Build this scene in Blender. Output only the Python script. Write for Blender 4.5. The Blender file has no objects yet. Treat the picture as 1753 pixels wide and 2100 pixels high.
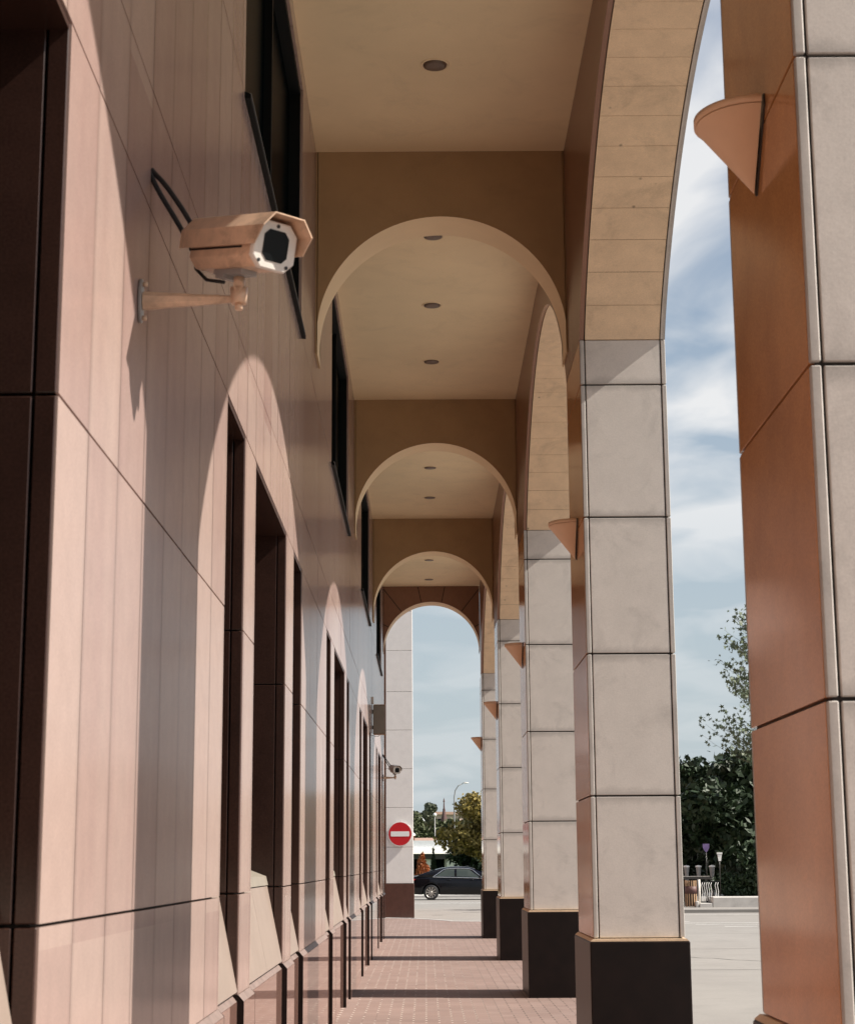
import bpy, bmesh, math, random
from mathutils import Vector, Matrix
import numpy as np
random.seed(7); rng = np.random.default_rng(7)
SC = bpy.context.scene
COL = SC.collection

# ------------------------------------------------------------------ camera
def make_camera():
    W, H, f = 1753., 2100., 3600.
    vp = (872.5, 1771.); roll = .006
    y = Vector((vp[0]-W/2, H/2-vp[1], f)).normalized()
    up0 = (Vector((0, 1, 0)) - y*y[1]).normalized()
    r0 = up0.cross(y)
    up = up0*math.cos(roll) - r0*math.sin(roll)
    x = up.cross(y)
    # world axes expressed in camera axes (right, up, forward); Blender camera looks down -Z
    M = Matrix(((x[0], x[1], -x[2]), (y[0], y[1], -y[2]), (up[0], up[1], -up[2])))
    cam = bpy.data.cameras.new('camera'); co = bpy.data.objects.new('camera', cam)
    COL.objects.link(co)
    co.matrix_world = Matrix.Translation((0, 0, 1.5)) @ M.to_4x4()
    cam.sensor_fit = 'VERTICAL'; cam.sensor_height = 24; cam.lens = 24*f/H
    cam.clip_start = .05; cam.clip_end = 3000
    cam.dof.use_dof = True; cam.dof.focus_distance = 26; cam.dof.aperture_fstop = 7.1
    SC.camera = co
make_camera()

# ------------------------------------------------------------------ light
EL = math.radians(44.3); AZ = (1.0, -.115)
n = math.hypot(*AZ)
sdir = Vector((AZ[0]/n*math.cos(EL), AZ[1]/n*math.cos(EL), math.sin(EL)))
sun = bpy.data.lights.new('sun', 'SUN'); so = bpy.data.objects.new('sun', sun); COL.objects.link(so)
sun.energy = 5.0; sun.angle = math.radians(.55); sun.color = (1, .93, .84)
so.rotation_euler = sdir.to_track_quat('Z', 'Y').to_euler()
so.location = (30, -5, 30)
world = bpy.data.worlds.new('World'); SC.world = world; world.use_nodes = True
def build_world():
    nt = world.node_tree; nt.nodes.clear(); N = nt.nodes.new; L = nt.links.new
    out = N('ShaderNodeOutputWorld'); bg = N('ShaderNodeBackground'); bg.inputs[1].default_value = .067
    sky = N('ShaderNodeTexSky'); sky.sky_type = 'NISHITA'; sky.sun_disc = False
    sky.sun_elevation = EL; sky.sun_rotation = math.atan2(AZ[0], AZ[1])
    sky.air_density = 1.0; sky.dust_density = 1.0; sky.ozone_density = 1.0
    tc = N('ShaderNodeTexCoord'); sep = N('ShaderNodeSeparateXYZ'); L(tc.outputs['Generated'], sep.inputs[0])
    add = N('ShaderNodeMath'); add.operation = 'ADD'; add.inputs[1].default_value = .12; L(sep.outputs[2], add.inputs[0])
    dx = N('ShaderNodeMath'); dx.operation = 'DIVIDE'; L(sep.outputs[0], dx.inputs[0]); L(add.outputs[0], dx.inputs[1])
    dy = N('ShaderNodeMath'); dy.operation = 'DIVIDE'; L(sep.outputs[1], dy.inputs[0]); L(add.outputs[0], dy.inputs[1])
    cb = N('ShaderNodeCombineXYZ'); L(dx.outputs[0], cb.inputs[0]); L(dy.outputs[0], cb.inputs[1])
    mp = N('ShaderNodeMapping'); mp.inputs['Scale'].default_value = (2.2, 1.5, 1); mp.inputs['Location'].default_value = (3.15, 1.7, 0)
    L(cb.outputs[0], mp.inputs[0])
    no = N('ShaderNodeTexNoise'); no.inputs['Scale'].default_value = 1.5; no.inputs['Detail'].default_value = 8; no.inputs['Roughness'].default_value = .46
    no.inputs['Distortion'].default_value = .5; L(mp.outputs[0], no.inputs['Vector'])
    rp = N('ShaderNodeValToRGB'); rp.color_ramp.elements[0].position = .43; rp.color_ramp.elements[1].position = .62
    rp.color_ramp.elements[1].color = (.85, .85, .85, 1)
    L(no.outputs['Fac'], rp.inputs[0])
    hz = N('ShaderNodeMapRange'); hz.inputs[1].default_value = .10; hz.inputs[2].default_value = .22; hz.inputs[3].default_value = .25
    L(sep.outputs[2], hz.inputs[0])
    mu = N('ShaderNodeMath'); mu.operation = 'MULTIPLY'; L(rp.outputs[0], mu.inputs[0]); L(hz.outputs[0], mu.inputs[1])
    veil = N('ShaderNodeMapRange'); veil.inputs[1].default_value = .04; veil.inputs[2].default_value = .5; veil.inputs[3].default_value = .92; veil.inputs[4].default_value = 0
    L(sep.outputs[2], veil.inputs[0])
    mv = N('ShaderNodeMixRGB'); L(veil.outputs[0], mv.inputs[0]); L(sky.outputs[0], mv.inputs[1]); mv.inputs[2].default_value = (4.45, 5.05, 5.4, 1)
    mx = N('ShaderNodeMixRGB'); L(mu.outputs[0], mx.inputs[0]); L(mv.outputs[0], mx.inputs[1]); mx.inputs[2].default_value = (7.9, 7.85, 7.8, 1)
    L(mx.outputs[0], bg.inputs[0]); L(bg.outputs[0], out.inputs[0])
build_world()
SC.view_settings.view_transform = 'Standard'; SC.view_settings.look = 'None'
SC.view_settings.exposure = 0.8; SC.view_settings.gamma = 1
SC.cycles.max_bounces = 10; SC.cycles.diffuse_bounces = 6; SC.cycles.glossy_bounces = 5
SC.cycles.use_denoising = True

# ------------------------------------------------------------------ materials
def new_mat(name):
    m = bpy.data.materials.new(name); m.use_nodes = True
    return m, m.node_tree, m.node_tree.nodes['Principled BSDF']
def stone(name, col, rough=.5, var=.08, scale=6, bump=0, spec=.5, speck=0, tone=None, dirt=0, col2=None, grime=0, spots=0):
    """procedural stone: soft mottling, optional fine speckle, per panel tone, stains"""
    m, nt, b = new_mat(name); N = nt.nodes.new; L = nt.links.new
    tc = N('ShaderNodeTexCoord')
    no = N('ShaderNodeTexNoise'); no.inputs['Scale'].default_value = scale; no.inputs['Detail'].default_value = 6; no.inputs['Roughness'].default_value = .6
    L(tc.outputs['Object'], no.inputs['Vector'])
    mr = N('ShaderNodeMapRange'); mr.inputs[1].default_value = .3; mr.inputs[2].default_value = .7
    mr.inputs[3].default_value = 1-var; mr.inputs[4].default_value = 1+var; L(no.outputs['Fac'], mr.inputs[0])
    val = mr.outputs[0]
    def mul(a, bb):
        q = N('ShaderNodeMath'); q.operation = 'MULTIPLY'; L(a, q.inputs[0])
        if hasattr(bb, 'links'): L(bb, q.inputs[1])
        else: q.inputs[1].default_value = bb
        return q.outputs[0]
    if speck:
        n2 = N('ShaderNodeTexNoise'); n2.inputs['Scale'].default_value = 140; n2.inputs['Detail'].default_value = 2
        L(tc.outputs['Object'], n2.inputs['Vector'])
        m2 = N('ShaderNodeMapRange'); m2.inputs[1].default_value = .3; m2.inputs[2].default_value = .7
        m2.inputs[3].default_value = 1-speck; m2.inputs[4].default_value = 1+speck; L(n2.outputs['Fac'], m2.inputs[0])
        val = mul(val, m2.outputs[0])
    if dirt:
        n3 = N('ShaderNodeTexNoise'); n3.inputs['Scale'].default_value = 2.3; n3.inputs['Detail'].default_value = 9; n3.inputs['Roughness'].default_value = .72
        n3.inputs['Distortion'].default_value = .6
        L(tc.outputs['Object'], n3.inputs['Vector'])
        m3 = N('ShaderNodeMapRange'); m3.inputs[1].default_value = .52; m3.inputs[2].default_value = .74
        m3.inputs[3].default_value = 1; m3.inputs[4].default_value = 1-dirt; L(n3.outputs['Fac'], m3.inputs[0])
        val = mul(val, m3.outputs[0])
    if spots:
        vo = N('ShaderNodeTexVoronoi'); vo.inputs['Scale'].default_value = 4.5; L(tc.outputs['Object'], vo.inputs['Vector'])
        m5 = N('ShaderNodeMapRange'); m5.inputs[1].default_value = .02; m5.inputs[2].default_value = .075
        m5.inputs[3].default_value = 1-spots; m5.inputs[4].default_value = 1; L(vo.outputs['Distance'], m5.inputs[0]); val = mul(val, m5.outputs[0])
    if grime:      # dark run-off dirt beside the horizontal and vertical joints of the slabs
        sp5 = N('ShaderNodeSeparateXYZ'); L(tc.outputs['Object'], sp5.inputs[0])
        def m1(op, a, bb):
            q = N('ShaderNodeMath'); q.operation = op
            if hasattr(a, 'links'): L(a, q.inputs[0])
            else: q.inputs[0].default_value = a
            if hasattr(bb, 'links'): L(bb, q.inputs[1])
            else: q.inputs[1].default_value = bb
            return q.outputs[0]
        dz = m1('PINGPONG', m1('SUBTRACT', sp5.outputs[2], .948-1.0235), 1.0235/2)
        dx_ = m1('SUBTRACT', .32, m1('ABSOLUTE', m1('SUBTRACT', sp5.outputs[0], 1.515), 0))
        ng = N('ShaderNodeTexNoise'); ng.inputs['Scale'].default_value = 9; ng.inputs['Detail'].default_value = 6; L(tc.outputs['Object'], ng.inputs['Vector'])
        dd = m1('MINIMUM', dz, m1('MULTIPLY', dx_, 1.3)); wd = m1('MULTIPLY', ng.outputs['Fac'], .13)
        gm = N('ShaderNodeMapRange'); L(m1('DIVIDE', dd, wd), gm.inputs[0]); gm.inputs[3].default_value = 1-grime
        val = mul(val, gm.outputs[0])
    cm = N('ShaderNodeVectorMath'); cm.operation = 'SCALE'; cm.inputs[0].default_value = col; L(val, cm.inputs['Scale'])
    colout = cm.outputs[0]
    if tone:      # tone = (width along Y): each slab of stone has its own shade
        sp = N('ShaderNodeSeparateXYZ'); L(tc.outputs['Object'], sp.inputs[0])
        a = N('ShaderNodeMath'); a.operation = 'DIVIDE'; L(sp.outputs[1], a.inputs[0]); a.inputs[1].default_value = tone
        fl = N('ShaderNodeMath'); fl.operation = 'FLOOR'; L(a.outputs[0], fl.inputs[0])
        z = N('ShaderNodeMath'); z.operation = 'DIVIDE'; L(sp.outputs[2], z.inputs[0]); z.inputs[1].default_value = 1.31
        fz = N('ShaderNodeMath'); fz.operation = 'FLOOR'; L(z.outputs[0], fz.inputs[0])
        cb = N('ShaderNodeCombineXYZ'); L(fl.outputs[0], cb.inputs[0]); L(fz.outputs[0], cb.inputs[1])
        wn = N('ShaderNodeTexWhiteNoise'); wn.noise_dimensions = '2D'; L(cb.outputs[0], wn.inputs['Vector'])
        # broad vertical veins
        mp = N('ShaderNodeMapping'); mp.inputs['Scale'].default_value = (1, 3.2, .3); L(tc.outputs['Object'], mp.inputs[0])
        vn = N('ShaderNodeTexNoise'); vn.inputs['Scale'].default_value = 1.6; vn.inputs['Detail'].default_value = 3; L(mp.outputs[0], vn.inputs['Vector'])
        ad = N('ShaderNodeMath'); ad.operation = 'ADD'; L(wn.outputs['Value'], ad.inputs[0]); L(vn.outputs['Fac'], ad.inputs[1])
        hf = N('ShaderNodeMapRange'); hf.inputs[1].default_value = .35; hf.inputs[2].default_value = 1.3; L(ad.outputs[0], hf.inputs[0])
        # grime gathered along the tight joints
        pg = N('ShaderNodeMath'); pg.operation = 'PINGPONG'; pa = N('ShaderNodeMath'); pa.operation = 'ADD'; pa.inputs[1].default_value = 90; L(sp.outputs[1], pa.inputs[0])
        L(pa.outputs[0], pg.inputs[0]); pg.inputs[1].default_value = tone/2
        jm = N('ShaderNodeMapRange'); jm.inputs[1].default_value = 0; jm.inputs[2].default_value = .035; jm.inputs[3].default_value = .80; L(pg.outputs[0], jm.inputs[0])
        mx = N('ShaderNodeMixRGB'); L(hf.outputs[0], mx.inputs[0]); L(colout, mx.inputs[1])
        c2 = N('ShaderNodeVectorMath'); c2.operation = 'SCALE'; c2.inputs[0].default_value = col2; L(val, c2.inputs['Scale'])
        L(c2.outputs[0], mx.inputs[2])
        js = N('ShaderNodeVectorMath'); js.operation = 'SCALE'; L(mx.outputs[0], js.inputs[0]); L(jm.outputs[0], js.inputs['Scale']); colout = js.outputs[0]
    L(colout, b.inputs['Base Color'])
    b.inputs['Roughness'].default_value = rough; b.inputs['Specular IOR Level'].default_value = spec
    if bump:
        bp = N('ShaderNodeBump'); bp.inputs['Strength'].default_value = bump; bp.inputs['Distance'].default_value = .01
        n4 = N('ShaderNodeTexNoise'); n4.inputs['Scale'].default_value = 60; n4.inputs['Detail'].default_value = 4; L(tc.outputs['Object'], n4.inputs['Vector'])
        L(n4.outputs['Fac'], bp.inputs['Height']); L(bp.outputs[0], b.inputs['Normal'])
    return m
M = {}
M['wall'] = stone('polished_pink_granite', (.30, .203, .180), .17, .05, 9, speck=.06, tone=.45, col2=(.375, .277, .240), spec=.12)
M['wallbase'] = stone('polished_base_granite', (.22, .125, .10), .03, .06, 9, speck=.08, spec=1.0)
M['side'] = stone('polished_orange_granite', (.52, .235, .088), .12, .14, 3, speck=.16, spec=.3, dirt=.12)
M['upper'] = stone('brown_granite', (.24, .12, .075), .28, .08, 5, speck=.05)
M['dark'] = stone('dark_brown_granite', (.009, .0045, .0035), .4, .3, 5, speck=.3, spec=.2)
M['jamb'] = stone('jamb_granite', (.040, .019, .014), .25, .2, 4, speck=.2, spec=.4)
M['grey'] = stone('grey_limestone', (.62, .575, .525), .62, .05, 5, speck=.06, dirt=.25, bump=.04, grime=.34)
M['pale'] = stone('pale_limestone', (.78, .745, .71), .55, .04, 5, speck=.04, dirt=.08)
M['soffit'] = stone('warm_lit_limestone', (.74, .555, .37), .7, .08, 6, speck=.08, dirt=.3, bump=.15, spots=.6)  # pillar stone with warm bounce light put into its colour
M['plaster'] = stone('cream_plaster', (.92, .745, .485), .8, .05, 1.3, dirt=.10, bump=.08)
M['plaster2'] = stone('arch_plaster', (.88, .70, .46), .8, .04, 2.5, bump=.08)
M['plastershade'] = stone('shaded_plaster', (.44, .295, .155), .8, .09, 1.6, dirt=.12, bump=.08)  # shade of the arch faces put into a darker copy of the plaster
M['sill'] = stone('sill_stone', (.28, .22, .183), .4, .06, 6, speck=.06)
M['chamfer'] = stone('worn_chamfer', (.20, .145, .125), .5, .2, 12, dirt=.3)
M['joint'] = stone('dark_joint', (.03, .025, .022), .8)
M['terracotta'] = stone('peach_paint', (.86, .58, .37), .45, .03, 8)
M['concrete'] = stone('white_concrete', (.52, .50, .47), .8, .08, 3, dirt=.2)
M['white'] = stone('white_paint', (.8, .79, .76), .4, .03, 4)
M['whitemetal'] = stone('cream_metal', (.72, .68, .62), .35, .05, 10, dirt=.2)
M['stainglow'] = stone('stained_wall_lit_metal', (.70, .49, .34), .30, .16, 16, dirt=.8, spots=.3)  # stained cream metal; its peach tint is sunlit wall glow put into colour
M['steel'] = stone('grey_steel', (.30, .29, .28), .35, .1, 8)
M['black'] = stone('black_rubber', (.012, .012, .013), .55)
M['bronze'] = stone('dark_bronze', (.035, .03, .026), .3, .1, 8)
M['olive'] = stone('grey_olive_metal', (.24, .21, .17), .5, .08, 5)
M['red'] = stone('sign_red', (.52, .006, .012), .45, .04, 6)
M['yellow'] = stone('yellow_paint', (.7, .45, .05), .5)
M['brickred'] = stone('brick_red', (.36, .15, .10), .8, .15, 5)
M['roof'] = stone('terracotta_roof', (.34, .22, .17), .8, .1, 4)
M['roofgrey'] = stone('grey_roof', (.4, .42, .44), .5, .08, 4)
M['pinkwall'] = stone('pink_stucco', (.55, .42, .36), .85, .06, 2)
M['spire'] = stone('dark_red_tiles', (.10, .045, .04), .6, .2, 3)
M['wood'] = stone('wood_slats', (.42, .27, .16), .6, .15, 6)
M['bark'] = stone('bark', (.07, .05, .035), .9, .3, 8)
M['purple'] = stone('purple_enamel', (.18, .12, .28), .4)
M['asphalt'] = stone('asphalt', (.235, .222, .205), .85, .08, .7, speck=.2, dirt=.15)
M['lawn'] = stone('grass', (.06, .10, .025), .9, .3, 6)
M['paint'] = stone('car_paint_black', (.004, .004, .006), .12, 0, 5, spec=.35)
M['chrome'] = stone('chrome_trim', (.7, .7, .7), .15); M['chrome'].node_tree.nodes['Principled BSDF'].inputs['Metallic'].default_value = 1
M['alloy'] = stone('alloy_rim', (.5, .46, .42), .3); M['alloy'].node_tree.nodes['Principled BSDF'].inputs['Metallic'].default_value = .7
M['taillight'] = stone('red_lens', (.75, .03, .02), .2)
def leafmat(name, col, var=.35):
    m = stone(name, col, .55, var, .9, spec=.35)
    b = m.node_tree.nodes['Principled BSDF']
    return m
M['leafdark'] = leafmat('dark_leaves', (.022, .04, .016))
M['leafpale'] = leafmat('pale_leaves', (.10, .125, .07))
M['leafolive'] = leafmat('olive_leaves', (.22, .17, .045))
M['leafgreen'] = leafmat('mid_green_leaves', (.085, .10, .045))
M['leaffar'] = leafmat('far_green_leaves', (.11, .125, .08))
M['leaforange'] = leafmat('orange_leaves', (.42, .13, .04))
M['leafcypress'] = leafmat('cypress_green', (.03, .05, .02))
def glass(name, col, rough=.05):
    m, nt, b = new_mat(name); b.inputs['Base Color'].default_value = (*col, 1); b.inputs['Roughness'].default_value = rough
    b.inputs['Specular IOR Level'].default_value = .6
    return m
M['glass'] = glass('dark_window_glass', (.0015, .004, .005), .25); M['glass'].node_tree.nodes['Principled BSDF'].inputs['IOR'].default_value = 1.03
M['frame'] = stone('black_window_frame', (.004, .006, .0065), .6, spec=.15)
M['lens'] = glass('camera_lens_glass', (.003, .004, .0045), .35); M['lens'].node_tree.nodes['Principled BSDF'].inputs['Specular IOR Level'].default_value = .15
M['carglass'] = glass('car_glass', (.045, .055, .048), .10)
M['diffuser'] = stone('lamp_diffuser', (.14, .095, .065), .4)
def paver_mat():
    m, nt, b = new_mat('pink_pavers'); N = nt.nodes.new; L = nt.links.new
    tc = N('ShaderNodeTexCoord'); mp = N('ShaderNodeMapping'); mp.inputs['Rotation'].default_value = (0, 0, math.pi/2)
    L(tc.outputs['Object'], mp.inputs[0])
    br = N('ShaderNodeTexBrick'); br.inputs['Scale'].default_value = 1; br.inputs['Brick Width'].default_value = .25
    br.inputs['Row Height'].default_value = .125; br.inputs['Mortar Size'].default_value = .0035; br.inputs['Mortar Smooth'].default_value = .3
    br.inputs['Color1'].default_value = (.288, .204, .175, 1); br.inputs['Color2'].default_value = (.255, .174, .147, 1); br.inputs['Mortar'].default_value = (.20, .14, .118, 1)
    L(mp.outputs[0], br.inputs['Vector'])
    # sand-filled gaps at the corners of the pavers, wind-blown only on the inner side
    sp = N('ShaderNodeSeparateXYZ'); L(tc.outputs['Object'], sp.inputs[0])
    def M2(op, a, bb=None, c=None):
        q = N('ShaderNodeMath'); q.operation = op
        for i, v in enumerate((a, bb, c)):
            if v is None: continue
            if hasattr(v, 'links'): L(v, q.inputs[i])
            else: q.inputs[i].default_value = v
        return q.outputs[0]
    px = M2('PINGPONG', M2('ADD', sp.outputs[0], 50.0), .0625); py = M2('PINGPONG', M2('ADD', sp.outputs[1], 50.0), .125)
    dot = M2('MULTIPLY', M2('LESS_THAN', px, .009), M2('LESS_THAN', py, .026))
    wh = N('ShaderNodeMapRange'); wh.inputs[1].default_value = .9; wh.inputs[2].default_value = .2; L(sp.outputs[0], wh.inputs[0])
    dotc = N('ShaderNodeMixRGB'); L(wh.outputs[0], dotc.inputs[0]); dotc.inputs[1].default_value = (.06, .04, .03, 1); dotc.inputs[2].default_value = (.62, .54, .47, 1)
    n1 = N('ShaderNodeTexNoise'); n1.inputs['Scale'].default_value = 3; n1.inputs['Detail'].default_value = 5; L(tc.outputs['Object'], n1.inputs['Vector'])
    on = M2('MULTIPLY', dot, M2('GREATER_THAN', n1.outputs['Fac'], .42))
    mx = N('ShaderNodeMixRGB'); L(on, mx.inputs[0]); L(br.outputs[0], mx.inputs[1]); L(dotc.outputs[0], mx.inputs[2])
    ml = N('ShaderNodeMixRGB'); ml.blend_type = 'MULTIPLY'; ml.inputs[0].default_value = .42
    n2 = N('ShaderNodeTexNoise'); n2.inputs['Scale'].default_value = 1.1; n2.inputs['Detail'].default_value = 7; L(tc.outputs['Object'], n2.inputs['Vector'])
    L(mx.outputs[0], ml.inputs[1]); L(n2.outputs['Fac'], ml.inputs[2]); L(ml.outputs[0], b.inputs['Base Color'])
    b.inputs['Roughness'].default_value = .75
    bp = N('ShaderNodeBump'); bp.inputs['Strength'].default_value = .4; bp.inputs['Distance'].default_value = .004; L(br.outputs['Fac'], bp.inputs['Height']); bp.invert = True
    L(bp.outputs[0], b.inputs['Normal'])
    return m
M['paver'] = paver_mat()

# ------------------------------------------------------------------ mesh helpers
class MB:
    def __init__(s): s.v = []; s.f = []; s.sm = []
    def add(s, vs, fs, smooth=False):
        k = len(s.v); s.v += [tuple(p) for p in vs]; s.f += [tuple(i+k for i in q) for q in fs]; s.sm += [smooth]*len(fs); return s
    def box(s, x0, x1, y0, y1, z0, z1):
        return s.add([(x0,y0,z0),(x1,y0,z0),(x1,y1,z0),(x0,y1,z0),(x0,y0,z1),(x1,y0,z1),(x1,y1,z1),(x0,y1,z1)],
                     [(0,3,2,1),(4,5,6,7),(0,1,5,4),(1,2,6,5),(2,3,7,6),(3,0,4,7)])
    def prism(s, pts, axis, a, b, smooth=False):
        """extrude polygon pts (2D) along axis between a and b; axis 0: pts=(y,z) 1: (x,z) 2: (x,y)"""
        def P(p, t): return {0: (t, p[0], p[1]), 1: (p[0], t, p[1]), 2: (p[0], p[1], t)}[axis]
        n = len(pts); vs = [P(p, a) for p in pts]+[P(p, b) for p in pts]
        return s.add(vs, [tuple(range(n)), tuple(range(2*n-1, n-1, -1))]+[(i, (i+1) % n, n+(i+1) % n, n+i) for i in range(n)], smooth)
    def tube(s, pts, r, n=10, cap=True):
        pts = [Vector(p) for p in pts]; rs = r if isinstance(r, (list, tuple)) else [r]*len(pts)
        vs = []; prev = None
        for i, p in enumerate(pts):
            d = (pts[min(i+1, len(pts)-1)]-pts[max(i-1, 0)]).normalized()
            if prev is None: prev = d.orthogonal().normalized()
            prev = (prev-d*prev.dot(d)).normalized(); q = d.cross(prev)
            vs += [p+(prev*math.cos(2*math.pi*k/n)+q*math.sin(2*math.pi*k/n))*rs[i] for k in range(n)]
        fs = [(i*n+k, i*n+(k+1) % n, (i+1)*n+(k+1) % n, (i+1)*n+k) for i in range(len(pts)-1) for k in range(n)]
        s.add(vs, fs, True)
        if cap:
            k = len(s.v)-len(vs); s.f += [tuple(k+i for i in range(n))[::-1], tuple(k+len(vs)-n+i for i in range(n))]; s.sm += [False, False]
        return s
    def lathe(s, prof, n=24, a0=0, a1=2*math.pi, c=(0,0,0), smooth=True):
        full = abs(a1-a0-2*math.pi) < 1e-6; m = n if full else n+1; vs = []
        for r, z in prof:
            for k in range(m):
                a = a0+(a1-a0)*k/n; vs.append((c[0]+r*math.cos(a), c[1]+r*math.sin(a), c[2]+z))
        fs = []
        for i in range(len(prof)-1):
            for k in range(n):
                k2 = (k+1) % m; fs.append((i*m+k, i*m+k2, (i+1)*m+k2, (i+1)*m+k))
        return s.add(vs, fs, smooth)
    def xf(s, mat):
        s.v = [tuple(mat @ Vector(p)) for p in s.v]; return s
    def build(s, name, mat, parent=None, bevel=0):
        me = bpy.data.meshes.new(name); me.from_pydata(s.v, [], s.f); me.update()
        bm = bmesh.new(); bm.from_mesh(me); bmesh.ops.recalc_face_normals(bm, faces=bm.faces); bm.to_mesh(me); bm.free()
        for i, p in enumerate(me.polygons): p.use_smooth = s.sm[i]
        me.materials.append(M[mat] if isinstance(mat, str) else mat)
        o = bpy.data.objects.new(name, me); COL.objects.link(o)
        if parent: o.parent = parent
        if bevel:
            b = o.modifiers.new('bevel', 'BEVEL'); b.width = bevel; b.segments = 1; b.limit_method = 'ANGLE'
        return o
def tag(o, label, cat, group=None):
    o['label'] = label; o['category'] = cat
    if group: o['group'] = group
    return o
def thing(name, label, cat, loc=(0,0,0), rz=0, group=None):
    o = bpy.data.objects.new(name, None); COL.objects.link(o); o.location = loc; o.rotation_euler = (0, 0, rz); o.empty_display_size = .2
    return tag(o, label, cat, group)
def struct(o, kind='structure'): o['kind'] = kind; return o
def dup(root, loc, label=None, rz=None):
    bpy.context.view_layer.update()
    r = root.copy(); COL.objects.link(r); r.location = loc
    if rz is not None: r.rotation_euler[2] = rz
    if label: r['label'] = label
    for ch in list(root.children):
        c = ch.copy(); COL.objects.link(c); c.parent = r
        for g in list(ch.children):
            d = g.copy(); COL.objects.link(d); d.parent = c
    return r

# ------------------------------------------------------------------ constants of the place
XL, XR, XO = -.88, 1.19, 1.84          # wall face, inner and outer face of the pillars
ZC = 7.35; ZS = 5.395; ZA = 6.92       # ceiling, arch springing, arch crown
PD = 1.25
PY = [-10.3, -2.55, 5.2, 12.82, 20.58, 28.4, 36.65]
ROAD = -.08

# ------------------------------------------------------------------ ground
g = MB().box(-900, 900, -300, 1600, ROAD-1, ROAD).build('ground', 'asphalt'); struct(g)
# pavement sheet under the arcade with a rounded corner at its far end
pts = [(-7, -22), (2.06, -22), (2.06, 39.5), (1.95, 44), (1.55, 47.2), (.65, 47.6), (.3, 48.6), (-.45, 50.2), (-1.2, 50.9), (-7, 50.9)]
pv = MB().prism(pts, 2, ROAD-.05, 0).build('pavement', 'paver'); struct(pv)
kb = MB(); kp = pts[1:9]
for a, b in zip(kp[:-1], kp[1:]):
    a = Vector(a); b = Vector(b); d = (b-a).normalized(); nrm = Vector((d[1], -d[0]))
    L_ = (b-a).length; k = max(1, round(L_/1.0))
    for i in range(k):
        p = a+d*(L_*i/k+.006); q = a+d*(L_*(i+1)/k-.006)
        kb.prism([p, q, q+nrm*.12, p+nrm*.12], 2, ROAD-.05, .012)
kb = kb.build('kerb', 'concrete', bevel=.01); struct(kb)
lw = MB().box(-200, 260, 88, 420, ROAD-.3, ROAD+.11).build('lawn', 'lawn'); struct(lw)
sw = MB().box(-200, 260, 85, 88, ROAD-.3, ROAD+.10).build('far_pavement', 'concrete'); struct(sw)
s2 = MB().prism([(6.2, 56.8), (60, 56.8), (60, 78), (14, 78), (6.6, 60)], 2, ROAD-.3, ROAD+.10).build('corner_pavement', 'asphalt'); struct(s2)
mk = MB()
for (x0, x1, y0, y1) in ((-4, 6, 73.2, 73.45), (-9, 60, 71.9, 72.05), (-6, 14, 82.9, 83.05), (5.8, 40, 47.3, 47.45), (5.2, 7.1, 48.5, 48.65), (6.9, 40, 46.1, 46.22), (7.4, 8.2, 44.6, 44.75), (8.4, 30, 43.9, 44.05), (6, 60, 54.6, 54.75)):
    mk.add([(x0, y0, ROAD+.004), (x1, y0, ROAD+.004), (x1, y1, ROAD+.004), (x0, y1, ROAD+.004)], [(0, 1, 2, 3)])
mk = mk.build('road_marking', 'white'); struct(mk)
ck = MB()
def crack(pp, w=.018):
    for a, b in zip(pp[:-1], pp[1:]):
        a = Vector(a); b = Vector(b); d = (b-a).normalized(); nn = Vector((-d[1], d[0]))*w/2
        ck.add([(*(a-nn), ROAD+.003), (*(b-nn), ROAD+.003), (*(b+nn), ROAD+.003), (*(a+nn), ROAD+.003)], [(0, 1, 2, 3)])
x, y = 4.2, 31.; pp = [(x, y)]
for i in range(26): x += .2; y += random.uniform(-.55, .18); pp.append((x, y))
crack(pp, .03)
for (x0, x1, yy) in ((4, 9, 33.4), (3.5, 9, 27.), (6.5, 8.6, 40.3)): crack([(x0+(x1-x0)*i/9, yy+random.uniform(-.08, .08)) for i in range(10)], .03)
for (x0, x1, yy) in ((-.3, .5, 61), (.9, 1.9, 62.3), (1.2, 2.2, 59), (0.2, .5, 56)): crack([(x0+(x1-x0)*i/5, yy+random.uniform(-.08, .08)) for i in range(6)], .12)
ck = ck.build('asphalt_crack', 'joint'); struct(ck)

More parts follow.
